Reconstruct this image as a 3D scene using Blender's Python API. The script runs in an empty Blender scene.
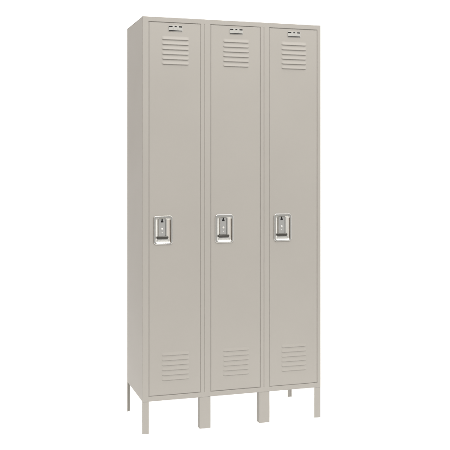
import bpy, bmesh, math
from mathutils import Vector

scene = bpy.context.scene
COL = scene.collection

# ------------------------------------------------------------------ dimensions (metres)
W, D, H, LEG = 0.9144, 0.404, 1.9812, 0.1524
UNIT = W / 3
RAIL_TOP, HEAD_BOT = 0.1755, 1.9585
OX0, OX1 = 0.0285, 0.2865            # door opening inside one 0.3048 wide bay
DX0, DX1 = 0.0325, 0.2832            # the door leaf itself
DZ0, DZ1 = RAIL_TOP + 0.0034, HEAD_BOT - 0.0036

# ------------------------------------------------------------------ materials
def new_mat(name):
    m = bpy.data.materials.new(name); m.use_nodes = True
    nt = m.node_tree
    return m, nt, nt.nodes['Principled BSDF']

def paint(name, col):
    """powder coated sheet steel: faint orange peel and very slight tonal drift"""
    m, nt, b = new_mat(name)
    tc = nt.nodes.new('ShaderNodeTexCoord')
    n1 = nt.nodes.new('ShaderNodeTexNoise'); n1.inputs['Scale'].default_value = 520; n1.inputs['Detail'].default_value = 2
    n2 = nt.nodes.new('ShaderNodeTexNoise'); n2.inputs['Scale'].default_value = 2.2; n2.inputs['Detail'].default_value = 4
    nt.links.new(tc.outputs['Object'], n1.inputs['Vector']); nt.links.new(tc.outputs['Object'], n2.inputs['Vector'])
    oi = nt.nodes.new('ShaderNodeObjectInfo')
    off = nt.nodes.new('ShaderNodeVectorMath'); off.operation = 'MULTIPLY_ADD'
    off.inputs[1].default_value = (1, 1, 1); nt.links.new(tc.outputs['Object'], off.inputs[0])
    rv = nt.nodes.new('ShaderNodeMath'); rv.operation = 'MULTIPLY'; rv.inputs[1].default_value = 17
    nt.links.new(oi.outputs['Random'], rv.inputs[0]); nt.links.new(rv.outputs[0], off.inputs[2])
    nt.links.new(off.outputs[0], n2.inputs['Vector'])
    mix = nt.nodes.new('ShaderNodeMix'); mix.data_type = 'RGBA'
    mix.inputs[6].default_value = (*[c * .96 for c in col], 1)
    mix.inputs[7].default_value = (*[c * 1.04 for c in col], 1)
    nt.links.new(n2.outputs['Fac'], mix.inputs[0]); nt.links.new(mix.outputs[2], b.inputs['Base Color'])
    mr = nt.nodes.new('ShaderNodeMapRange'); mr.inputs[3].default_value = .40; mr.inputs[4].default_value = .54
    nt.links.new(n2.outputs['Fac'], mr.inputs[0]); nt.links.new(mr.outputs[0], b.inputs['Roughness'])
    bp = nt.nodes.new('ShaderNodeBump'); bp.inputs['Strength'].default_value = .05; bp.inputs['Distance'].default_value = .0006
    nt.links.new(n1.outputs['Fac'], bp.inputs['Height']); n3 = nt.nodes.new('ShaderNodeTexNoise'); n3.inputs['Scale'].default_value = 3.4; n3.inputs['Detail'].default_value = 1
    nt.links.new(off.outputs[0], n3.inputs['Vector'])
    b2 = nt.nodes.new('ShaderNodeBump'); b2.inputs['Strength'].default_value = .35; b2.inputs['Distance'].default_value = .006
    nt.links.new(n3.outputs['Fac'], b2.inputs['Height']); nt.links.new(b2.outputs['Normal'], bp.inputs['Normal'])
    nt.links.new(bp.outputs['Normal'], b.inputs['Normal'])
    b.inputs['Specular IOR Level'].default_value = .4
    return m

def metal(name, col, rough, aniso=True):
    m, nt, b = new_mat(name)
    b.inputs['Metallic'].default_value = 1
    b.inputs['Base Color'].default_value = (*col, 1)
    tc = nt.nodes.new('ShaderNodeTexCoord'); mp = nt.nodes.new('ShaderNodeMapping')
    mp.inputs['Scale'].default_value = (900, 900, 30)
    n = nt.nodes.new('ShaderNodeTexNoise'); n.inputs['Scale'].default_value = 1; n.inputs['Detail'].default_value = 3
    nt.links.new(tc.outputs['Object'], mp.inputs['Vector']); nt.links.new(mp.outputs[0], n.inputs['Vector'])
    mr = nt.nodes.new('ShaderNodeMapRange'); mr.inputs[3].default_value = rough * .75; mr.inputs[4].default_value = rough * 1.3
    nt.links.new(n.outputs['Fac'], mr.inputs[0]); nt.links.new(mr.outputs[0], b.inputs['Roughness'])
    return m

def plain(name, col, rough=.5, spec=.5):
    m, nt, b = new_mat(name)
    tc = nt.nodes.new('ShaderNodeTexCoord')
    n = nt.nodes.new('ShaderNodeTexNoise'); n.inputs['Scale'].default_value = 300
    nt.links.new(tc.outputs['Object'], n.inputs['Vector'])
    mr = nt.nodes.new('ShaderNodeMapRange'); mr.inputs[3].default_value = rough * .9; mr.inputs[4].default_value = min(1, rough * 1.1)
    nt.links.new(n.outputs['Fac'], mr.inputs[0]); nt.links.new(mr.outputs[0], b.inputs['Roughness'])
    b.inputs['Base Color'].default_value = (*col, 1); b.inputs['Specular IOR Level'].default_value = spec
    return m

PUTTY = paint('putty_powder_coat', (0.345, 0.327, 0.301))
STEEL = metal('stainless_steel', (0.66, 0.65, 0.62), .28)
SATIN = metal('satin_steel', (0.66, 0.655, 0.635), .36)
ALU = plain('white_enamelled_plate', (0.39, 0.385, 0.365), .5)
RIVET_WHITE = plain('white_rivet_glint', (0.60, 0.59, 0.56), .4)  # rivets' bright reflection put into the base colour as white
BLACK = plain('black_hollow_and_shade', (0.012, 0.012, 0.012), .6, .2)
DARK = plain('dark_steel', (0.045, 0.042, 0.036), .38, .5)

# ------------------------------------------------------------------ mesh helpers
def obj(name, bm, mats, parent=None, loc=None, bevel=0, seg=2, smooth=False):
    bmesh.ops.remove_doubles(bm, verts=bm.verts, dist=1e-6)
    bmesh.ops.recalc_face_normals(bm, faces=bm.faces)
    me = bpy.data.meshes.new(name); bm.to_mesh(me); bm.free()
    for m in (mats if isinstance(mats, (list, tuple)) else [mats]): me.materials.append(m)
    o = bpy.data.objects.new(name, me); COL.objects.link(o)
    if parent: o.parent = parent
    if loc: o.location = loc
    if bevel:
        b = o.modifiers.new('bevel', 'BEVEL'); b.width = bevel; b.segments = seg
        b.limit_method = 'ANGLE'; b.angle_limit = math.radians(40); b.harden_normals = True
    if bevel or smooth:
        for p in me.polygons: p.use_smooth = True
    return o

def box(bm, x0, x1, y0, y1, z0, z1, mat=0):
    v = [bm.verts.new((x, y, z)) for x in (x0, x1) for y in (y0, y1) for z in (z0, z1)]
    for q in ((0,1,3,2), (4,6,7,5), (0,4,5,1), (2,3,7,6), (0,2,6,4), (1,5,7,3)):
        f = bm.faces.new([v[i] for i in q]); f.material_index = mat

def sheet(bm, xs, zs, holes, y0, y1):
    """upright sheet from y0 (front) to y1 made of grid cells, hole cells left out; closed round every edge"""
    g = {}
    def V(i, j, k):
        if (i, j, k) not in g: g[i, j, k] = bm.verts.new((xs[i], (y0, y1)[k], zs[j]))
        return g[i, j, k]
    nx, nz = len(xs) - 1, len(zs) - 1
    solid = lambda i, j: 0 <= i < nx and 0 <= j < nz and (i, j) not in holes
    for i in range(nx):
        for j in range(nz):
            if not solid(i, j): continue
            for k in (0, 1):
                bm.faces.new([V(i, j, k), V(i+1, j, k), V(i+1, j+1, k), V(i, j+1, k)])
            for (di, dj, a, b) in ((-1,0,(0,0),(0,1)), (1,0,(1,0),(1,1)), (0,-1,(0,0),(1,0)), (0,1,(0,1),(1,1))):
                if not solid(i+di, j+dj):
                    bm.faces.new([V(i+a[0], j+a[1], 0), V(i+b[0], j+b[1], 0), V(i+b[0], j+b[1], 1), V(i+a[0], j+a[1], 1)])

def rrect(x0, x1, z0, z1, r, n=6):
    pts = []
    for cx, cz, a0 in ((x1-r, z1-r, 0), (x0+r, z1-r, 90), (x0+r, z0+r, 180), (x1-r, z0+r, 270)):
        for k in range(n + 1):
            a = math.radians(a0 + 90 * k / n)
            pts.append((cx + r * math.cos(a), cz + r * math.sin(a)))
    return pts

def loft(bm, rings, cap_first=False, cap_last=True, mat=0):
    """rings: list of (outline, y)"""
    R = [[bm.verts.new((x, y, z)) for x, z in pts] for pts, y in rings]
    n = len(R[0])
    for a, b in zip(R, R[1:]):
        for k in range(n):
            f = bm.faces.new([a[k], a[(k+1) % n], b[(k+1) % n], b[k]]); f.material_index = mat
    if cap_first: bm.faces.new(R[0]).material_index = mat
    if cap_last: bm.faces.new(R[-1]).material_index = mat

def prism(bm, prof, z0, z1):
    """vertical extrusion of a closed x,y outline"""
    a = [bm.verts.new((x, y, z0)) for x, y in prof]; b = [bm.verts.new((x, y, z1)) for x, y in prof]
    n = len(prof)
    for k in range(n): bm.faces.new([a[k], a[(k+1) % n], b[(k+1) % n], b[k]])
    bm.faces.new(a); bm.faces.new(b)

# ------------------------------------------------------------------ the locker unit
unit = bpy.data.objects.new('locker_unit', None); COL.objects.link(unit)
unit['label'] = 'putty beige steel locker unit with three tall louvred doors on short legs'
unit['category'] = 'locker'

# face frame: header, bottom rail and stiles as one pressed steel grid; a hairline seam where two bays meet
SE = 0.0012
xs = [0]; holes = set(); bay_cells = []; seam_cells = []
for i in range(3):
    o = i * UNIT
    bay_cells.append(len(xs)); xs += [o + OX0, o + OX1]
    if i < 2:
        seam_cells.append(len(xs)); xs += [o + UNIT - SE, o + UNIT + SE]
xs.append(W)
zs = [LEG, RAIL_TOP, HEAD_BOT, H]
for c in bay_cells: holes.add((c, 1))
for c in seam_cells: holes.add((c, 1))
bm = bmesh.new(); sheet(bm, xs, zs, holes, 0, 0.022)
obj('face_frame', bm, PUTTY, unit, bevel=.0013)

# door stop flanges just behind the doors' edges
bm = bmesh.new(); E = .0002
for i in range(3):
    o = i * UNIT
    box(bm, o + OX0 + E, o + OX0 + .014, .0030, .0045, RAIL_TOP + E, HEAD_BOT - E)
    box(bm, o + OX1 - .014, o + OX1 - E, .0027, .0042, RAIL_TOP + E, HEAD_BOT - E)
    box(bm, o + OX0 + .0145, o + OX1 - .0145, .0031, .0046, HEAD_BOT - .014, HEAD_BOT - E)
    if i: box(bm, o - SE + E, o + SE - E, .0015, .0031, RAIL_TOP + E, HEAD_BOT - E)
    box(bm, o + OX0 + .0145, o + OX1 - .0145, .0032, .0047, RAIL_TOP + E, RAIL_TOP + .014)
obj('door_stop', bm, PUTTY, unit)

def panel(name, *b, bevel=.0012):
    bm = bmesh.new(); box(bm, *b); return obj(name, bm, PUTTY, unit, bevel=bevel)
panel('side_panel', 0.0008, 0.0022, .0225, D, LEG + .0005, H - .0025)
panel('side_panel', W - .0022, W - .0008, .0225, D, LEG + .0005, H - .0025)
panel('back_panel', .0026, W - .0026, D - .0016, D - .0004, LEG + .0005, H - .0028)
panel('top_panel', .0004, W - .0004, .0224, D + .0004, H - .0022, H - .0004)
panel('bottom_panel', .0026, W - .0026, .0255, D - .002, LEG + .0012, LEG + .0026)
for i in (1, 2):
    panel('partition', i * UNIT - .0007, i * UNIT + .0007, .0256, D - .002, LEG + .003, H - .003)
    panel('partition', i * UNIT - .0030, i * UNIT - .0016, .0256, D - .002, LEG + .003, H - .003)
bm = bmesh.new()
for i in range(3):
    o = i * UNIT
    box(bm, o + .008, o + UNIT - .008, .034, D - .003, 1.672, 1.674)
obj('hat_shelf', bm, PUTTY, unit)

# legs: folded steel angles at the corners, wide channels under the two seams
T = .0016
def leg(prof, z1=LEG - .0003):
    bm = bmesh.new(); prism(bm, prof, 0, z1); return obj('leg', bm, PUTTY, unit, bevel=.0005, seg=1)
def corner(x, sx, y, sy, w, d):
    return [(x, y), (x + sx*w, y), (x + sx*w, y + sy*T), (x + sx*T, y + sy*T), (x + sx*T, y + sy*d), (x, y + sy*d)]
leg(corner(.0006, 1, .0008, 1, .030, .013))
leg(corner(W - .0006, -1, .0008, 1, .034, .013))
leg(corner(.0006, 1, D - .0008, -1, .016, .014))
leg(corner(W - .0006, -1, D - .0008, -1, .022, .006))
for i in (1, 2):
    x0, x1, y0, d = i * UNIT - .0240, i * UNIT + .0300, .0008, .036
    leg([(x0, y0), (x1, y0), (x1, y0+d), (x1-T, y0+d), (x1-T, y0+T), (x0+T, y0+T), (x0+T, y0+d), (x0, y0+d)])

# ------------------------------------------------------------------ one door with its fittings (local origin: bay's left bottom corner)
HX0, HX1, HZ0, HZ1 = .0515, .1475, .896, 1.034       # handle plate outline

def make_door(parent):
    bm = bmesh.new()
    sheet(bm, [DX0, HX0 + .006, HX1 - .006, DX1], [DZ0, HZ0 + .006, HZ1 - .006, DZ1], {(1, 1)}, .0006, .0022)
    d = obj('door', bm, PUTTY, parent, bevel=.0012)
    # folded edges of the door pan
    bm = bmesh.new()
    box(bm, DX0 + .0122, DX0 + .0134, .0048, .020, DZ0 + .016, DZ1 - .016)
    box(bm, DX1 - .0134, DX1 - .0122, .0048, .020, DZ0 + .016, DZ1 - .016)
    box(bm, DX0 + .016, DX1 - .016, .0053, .020, DZ1 - .0144, DZ1 - .0132)
    box(bm, DX0 + .016, DX1 - .016, .0049, .020, DZ0 + .0132, DZ0 + .0144)
    obj('edge_fold', bm, PUTTY, d)

    # louvres: hooded slits pressed outwards, open below
    def vent(zlip, proud, curve):
        bm = bmesh.new()
        xa, xb = .0925, .2270
        N, M = 30, 7
        for k in range(6):
            zl = zlip - k * .0236
            rows = []
            for a in range(N + 1):
                t = a / N; x = xa + (xb - xa) * t
                e = min(1, min(t, 1 - t) / .07); e = math.sin(e * math.pi / 2)
                row = []
                for b in range(M + 1):
                    s = b / M                                   # 0 top .. 1 lip
                    out = (s ** curve) * proud * e
                    row.append(bm.verts.new((x, .0005 - out, zl + (.0165 * (1 - s)) * 1.0 + (1 - e) * .0015)))
                # folded lip: small return under the hood
                row.append(bm.verts.new((x, .0005 - proud * e + .0012 * e, zl - .0014 * e + (1 - e) * .0015)))
                row.append(bm.verts.new((x, .0005 - proud * .45 * e, zl + .0006 * e + (1 - e) * .0015)))
                rows.append(row)
            for p, q in zip(rows, rows[1:]):
                for b in range(len(p) - 1):
                    bm.faces.new([p[b], q[b], q[b+1], p[b+1]])
        return obj('louvre_vent', bm, PUTTY, d, smooth=True)
    vent(1.8760, .0030, 1.25); vent(.3660, .0015, 1.3)

    # number plate: light plate, three dark slots along the top, dark slit along the bottom, two rivets
    bm = bmesh.new()
    px0, px1, pz0, pz1 = .1255, .1945, 1.9155, 1.9440
    loft(bm, [(rrect(px0, px1, pz0, pz1, .003), .0004), (rrect(px0, px1, pz0, pz1, .003), -.0008),
              (rrect(px0 + .0008, px1 - .0008, pz0 + .0008, pz1 - .0008, .0026), -.0014)])
    def slot(x0, x1, z0, z1):
        loft(bm, [(rrect(x0, x1, z0, z1, min(x1-x0, z1-z0) * .3, 3), -.0010), (rrect(x0, x1, z0, z1, min(x1-x0, z1-z0) * .3, 3), -.0018)], mat=1)
    slot(.1275, .1455, 1.9362, 1.9412)
    slot(.1555, .1660, 1.9362, 1.9406)
    slot(.1765, .1925, 1.9355, 1.9412)
    slot(.1280, .1925, 1.9172, 1.9204)
    for rx in (.1505, .1712):
        loft(bm, [(rrect(rx-.0022, rx+.0022, 1.9264, 1.9308, .0021, 4), -.0012), (rrect(rx-.0014, rx+.0014, 1.9272, 1.9300, .0013, 4), -.0026)])
    obj('number_plate', bm, [ALU, BLACK], d)

    # recessed pull: drawn stainless cup with a rolled flange
    bm = bmesh.new()
    fx0, fx1 = HX0 + .0105, HX1 - .0115
    fz0, fz1 = HZ0 + .0068, HZ1 - .013
    rings = [(rrect(HX0, HX1, HZ0, HZ1, .015), .0004)]
    for t in range(5):                                            # rolled outer edge
        a = math.radians(90 * t / 4); e = .0030 * (1 - math.cos(a))
        rings.append((rrect(HX0 + e, HX1 - e, HZ0 + e, HZ1 - e, .015 - e), -.0030 * math.sin(a)))
    e = .0034
    rings.append((rrect(HX0 + e, HX1 - e, HZ0 + e, HZ1 - e, .015 - e), -.0030))
    rings.append((rrect(fx0 - .0022, fx1 + .0022, fz0 - .0022, fz1 + .0022, .0122), -.0030))
    for t in range(0, 4):                                         # rolled inner edge
        a = math.radians(60 * t / 3); e = .0018 * (1 - math.sin(a))
        rings.append((rrect(fx0 - e, fx1 + e, fz0 - e, fz1 + e, .010 + e), -.0012 - .0018 * math.cos(a)))
    # dished walls sloping down to the floor of the cup
    bx0, bx1, bz0, bz1 = HX0 + .0255, HX1 - .0290, HZ0 + .0330, HZ1 - .0160
    lerp = lambda a, b, s: a + (b - a) * s
    for s, y in ((.04, -.0004), (.25, .0017), (.5, .0037), (.75, .0057), (.96, .0074), (1, .0077)):
        rings.append((rrect(lerp(fx0, bx0, s), lerp(fx1, bx1, s), lerp(fz0, bz0, s), lerp(fz1, bz1, s), .010 - .006 * s), y))
    i2 = .0006
    rings.append((rrect(bx0 + i2, bx1 - i2, bz0 + i2, bz1 - i2, .0036), .0078))
    loft(bm, rings)
    obj('recessed_handle', bm, STEEL, d, smooth=True)

    # latch cover plate in the cup, with the padlock slot and a rivet
    lx0, lx1, lz0, lz1 = HX0 + .0270, HX0 + .0605, HZ0 + .0400, HZ1 - .0150
    bm = bmesh.new()
    loft(bm, [(rrect(lx0, lx1, lz0, lz1, .002, 3), .0076), (rrect(lx0, lx1, lz0, lz1, .002, 3), .0040),
              (rrect(lx0 + .001, lx1 - .001, lz0 + .001, lz1 - .001, .0015, 3), .0032)])
    cx = (lx0 + lx1) / 2
    key = [(cx - .0028, lz1 - .0010), (cx - .0028, lz1 - .0075), (cx - .0062, lz1 - .0120), (cx - .0062, lz1 - .0175),
           (cx + .0062, lz1 - .0175), (cx + .0062, lz1 - .0120), (cx + .0028, lz1 - .0075), (cx + .0028, lz1 - .0010)]
    loft(bm, [(key, .0036), (key, .0026)], mat=1)
    # shade_strip is the shade beside the cover, put in as a black strip
    shade_strip = rrect(lx1 + .0003, lx1 + .0026, lz0, lz1 - .004, .0015, 3)
    loft(bm, [(shade_strip, .0076), (shade_strip, .0066)], mat=1)
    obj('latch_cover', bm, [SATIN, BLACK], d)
    bm = bmesh.new()
    zc = HZ1 - .0640
    for z, r in ((zc, .0050), (zc - .018, .0026)):
        loft(bm, [(rrect(cx - r*k, cx + r*k, z - r*k, z + r*k, r*k*.98, 5), y) for k, y in ((1, .0031), (.97, .0018), (.75, .0006), (.4, .0000))])
    obj('rivet', bm, RIVET_WHITE, d, smooth=True)

    # finger lift: dark lipped bar under the latch cover
    bm = bmesh.new()
    gx0, gx1, gz0, gz1 = HX0 + .0190, HX0 + .0740, HZ0 + .0270, HZ0 + .0400
    rings = [(rrect(gx0, gx1, gz0, gz1, .0060), .0076)]
    for t in range(6):                                            # half-round nose
        a = math.radians(90 * t / 5); e = .0052 * (1 - math.cos(a))
        rings.append((rrect(gx0 + e, gx1 - e, gz0 + e, gz1 - e, .0060 - e), .0030 - .0042 * math.sin(a)))
    loft(bm, rings)
    obj('finger_lift', bm, DARK, d, smooth=True)
    return d

door = make_door(unit)
for i in (1, 2):
    c = door.copy(); COL.objects.link(c); c.parent = unit; c.location = (i * UNIT + (0, .0004, -.0003)[i], (0, -.0002, .0002)[i], (0, .0004, -.0005)[i])
    for ch in door.children:
        k = ch.copy(); COL.objects.link(k); k.parent = c

# ------------------------------------------------------------------ added white floor, made translucent so light from below clears shadows
m, nt, b = new_mat('added_translucent_floor')
nt.nodes.remove(b)
dif = nt.nodes.new('ShaderNodeBsdfDiffuse'); dif.inputs[0].default_value = (.9, .9, .9, 1)
tra = nt.nodes.new('ShaderNodeBsdfTranslucent'); tra.inputs[0].default_value = (.96, .96, .96, 1)
mx = nt.nodes.new('ShaderNodeMixShader'); mx.inputs[0].default_value = .68
nz = nt.nodes.new('ShaderNodeTexNoise'); nz.inputs['Scale'].default_value = 3
mr = nt.nodes.new('ShaderNodeMapRange'); mr.inputs[3].default_value = .74; mr.inputs[4].default_value = .76
nt.links.new(nz.outputs['Fac'], mr.inputs[0]); nt.links.new(mr.outputs[0], mx.inputs[0])
nt.links.new(dif.outputs[0], mx.inputs[1]); nt.links.new(tra.outputs[0], mx.inputs[2])
nt.links.new(mx.outputs[0], nt.nodes['Material Output'].inputs['Surface'])
bm = bmesh.new(); bmesh.ops.create_circle(bm, cap_ends=True, segments=96, radius=1.7)
fl = obj('floor', bm, m); fl.location = (W/2, D/2, 0); fl['kind'] = 'structure'

# ------------------------------------------------------------------ made-up studio light: surround graded by direction, plus one added area light
w = bpy.data.worlds.new('World'); scene.world = w; w.use_nodes = True
nt = w.node_tree; bg = nt.nodes['Background']
tc = nt.nodes.new('ShaderNodeTexCoord')
dot = nt.nodes.new('ShaderNodeVectorMath'); dot.operation = 'DOT_PRODUCT'
v = Vector((.28, -1, .02)).normalized(); dot.inputs[1].default_value = v
nt.links.new(tc.outputs['Generated'], dot.inputs[0])
ramp = nt.nodes.new('ShaderNodeMapRange'); ramp.interpolation_type = 'SMOOTHSTEP'
ramp.inputs[1].default_value = .55; ramp.inputs[2].default_value = .93
ramp.inputs[3].default_value = 1.0; ramp.inputs[4].default_value = .30
nt.links.new(dot.outputs['Value'], ramp.inputs[0])
dot2 = nt.nodes.new('ShaderNodeVectorMath'); dot2.operation = 'DOT_PRODUCT'
dot2.inputs[1].default_value = Vector((-1, 0, .12)).normalized()
nt.links.new(tc.outputs['Generated'], dot2.inputs[0])
ramp2 = nt.nodes.new('ShaderNodeMapRange'); ramp2.interpolation_type = 'SMOOTHSTEP'  # left of the surround dimmed and warmed to darken the unit's side
ramp2.inputs[1].default_value = .47; ramp2.inputs[2].default_value = .80
ramp2.inputs[3].default_value = 1.0; ramp2.inputs[4].default_value = .06
nt.links.new(dot2.outputs['Value'], ramp2.inputs[0])
sep = nt.nodes.new('ShaderNodeSeparateXYZ'); nt.links.new(tc.outputs['Generated'], sep.inputs[0])
zen = nt.nodes.new('ShaderNodeMapRange'); zen.interpolation_type = 'SMOOTHSTEP'  # overhead brightened to lighten the louvre hoods
zen.inputs[1].default_value = .45; zen.inputs[2].default_value = .85; zen.inputs[3].default_value = 1.0; zen.inputs[4].default_value = 2.4
nt.links.new(sep.outputs['Z'], zen.inputs[0])
mz = nt.nodes.new('ShaderNodeMath'); mz.operation = 'MULTIPLY'
nt.links.new(ramp.outputs[0], mz.inputs[0]); nt.links.new(zen.outputs[0], mz.inputs[1])
mm = nt.nodes.new('ShaderNodeMath'); mm.operation = 'MULTIPLY'
nt.links.new(mz.outputs[0], mm.inputs[0]); nt.links.new(ramp2.outputs[0], mm.inputs[1])
mul = nt.nodes.new('ShaderNodeVectorMath'); mul.operation = 'SCALE'
tint = nt.nodes.new('ShaderNodeMix'); tint.data_type = 'RGBA'
tint.inputs[6].default_value = (1.0, .72, .48, 1); tint.inputs[7].default_value = (1.0, .99, .965, 1)
nt.links.new(ramp2.outputs[0], tint.inputs[0]); nt.links.new(tint.outputs[2], mul.inputs[0])
nt.links.new(mm.outputs[0], mul.inputs['Scale']); nt.links.new(mul.outputs[0], bg.inputs['Color'])
bg.inputs['Strength'].default_value = 1.6

def area_light(name, loc, target, sx, sy, power, col=(1, .98, .95)):
    l = bpy.data.lights.new(name, 'AREA'); l.shape = 'RECTANGLE'; l.size = sx; l.size_y = sy; l.energy = power; l.color = col
    o = bpy.data.objects.new(name, l); COL.objects.link(o); o.location = loc
    o.rotation_euler = (Vector(target) - Vector(loc)).to_track_quat('-Z', 'Y').to_euler()
area_light('added_key_light', (.9, -2.4, 4.6), (.5, 0, .9), 1.6, 1.6, 90)  # unseen lamp added to bring out the louvre shading

# ------------------------------------------------------------------ camera (level, shifted lens)
F, PX, PY = 852.53, 233.06, 164.52
cam = bpy.data.cameras.new('camera'); co = bpy.data.objects.new('camera', cam); COL.objects.link(co)
co.location = (-.81059, -3.97696, 1.27807)
co.rotation_euler = (math.radians(90), 0, math.radians(-17.579))
cam.sensor_width = 36; cam.lens = 36 * F / 450
cam.shift_x = (225 - PX) / 450; cam.shift_y = (PY - 225) / 450
cam.clip_end = 200
scene.camera = co

scene.view_settings.view_transform = 'Standard'; scene.view_settings.look = 'None'
scene.view_settings.exposure = 0; scene.view_settings.gamma = 1
scene.render.engine = 'CYCLES'
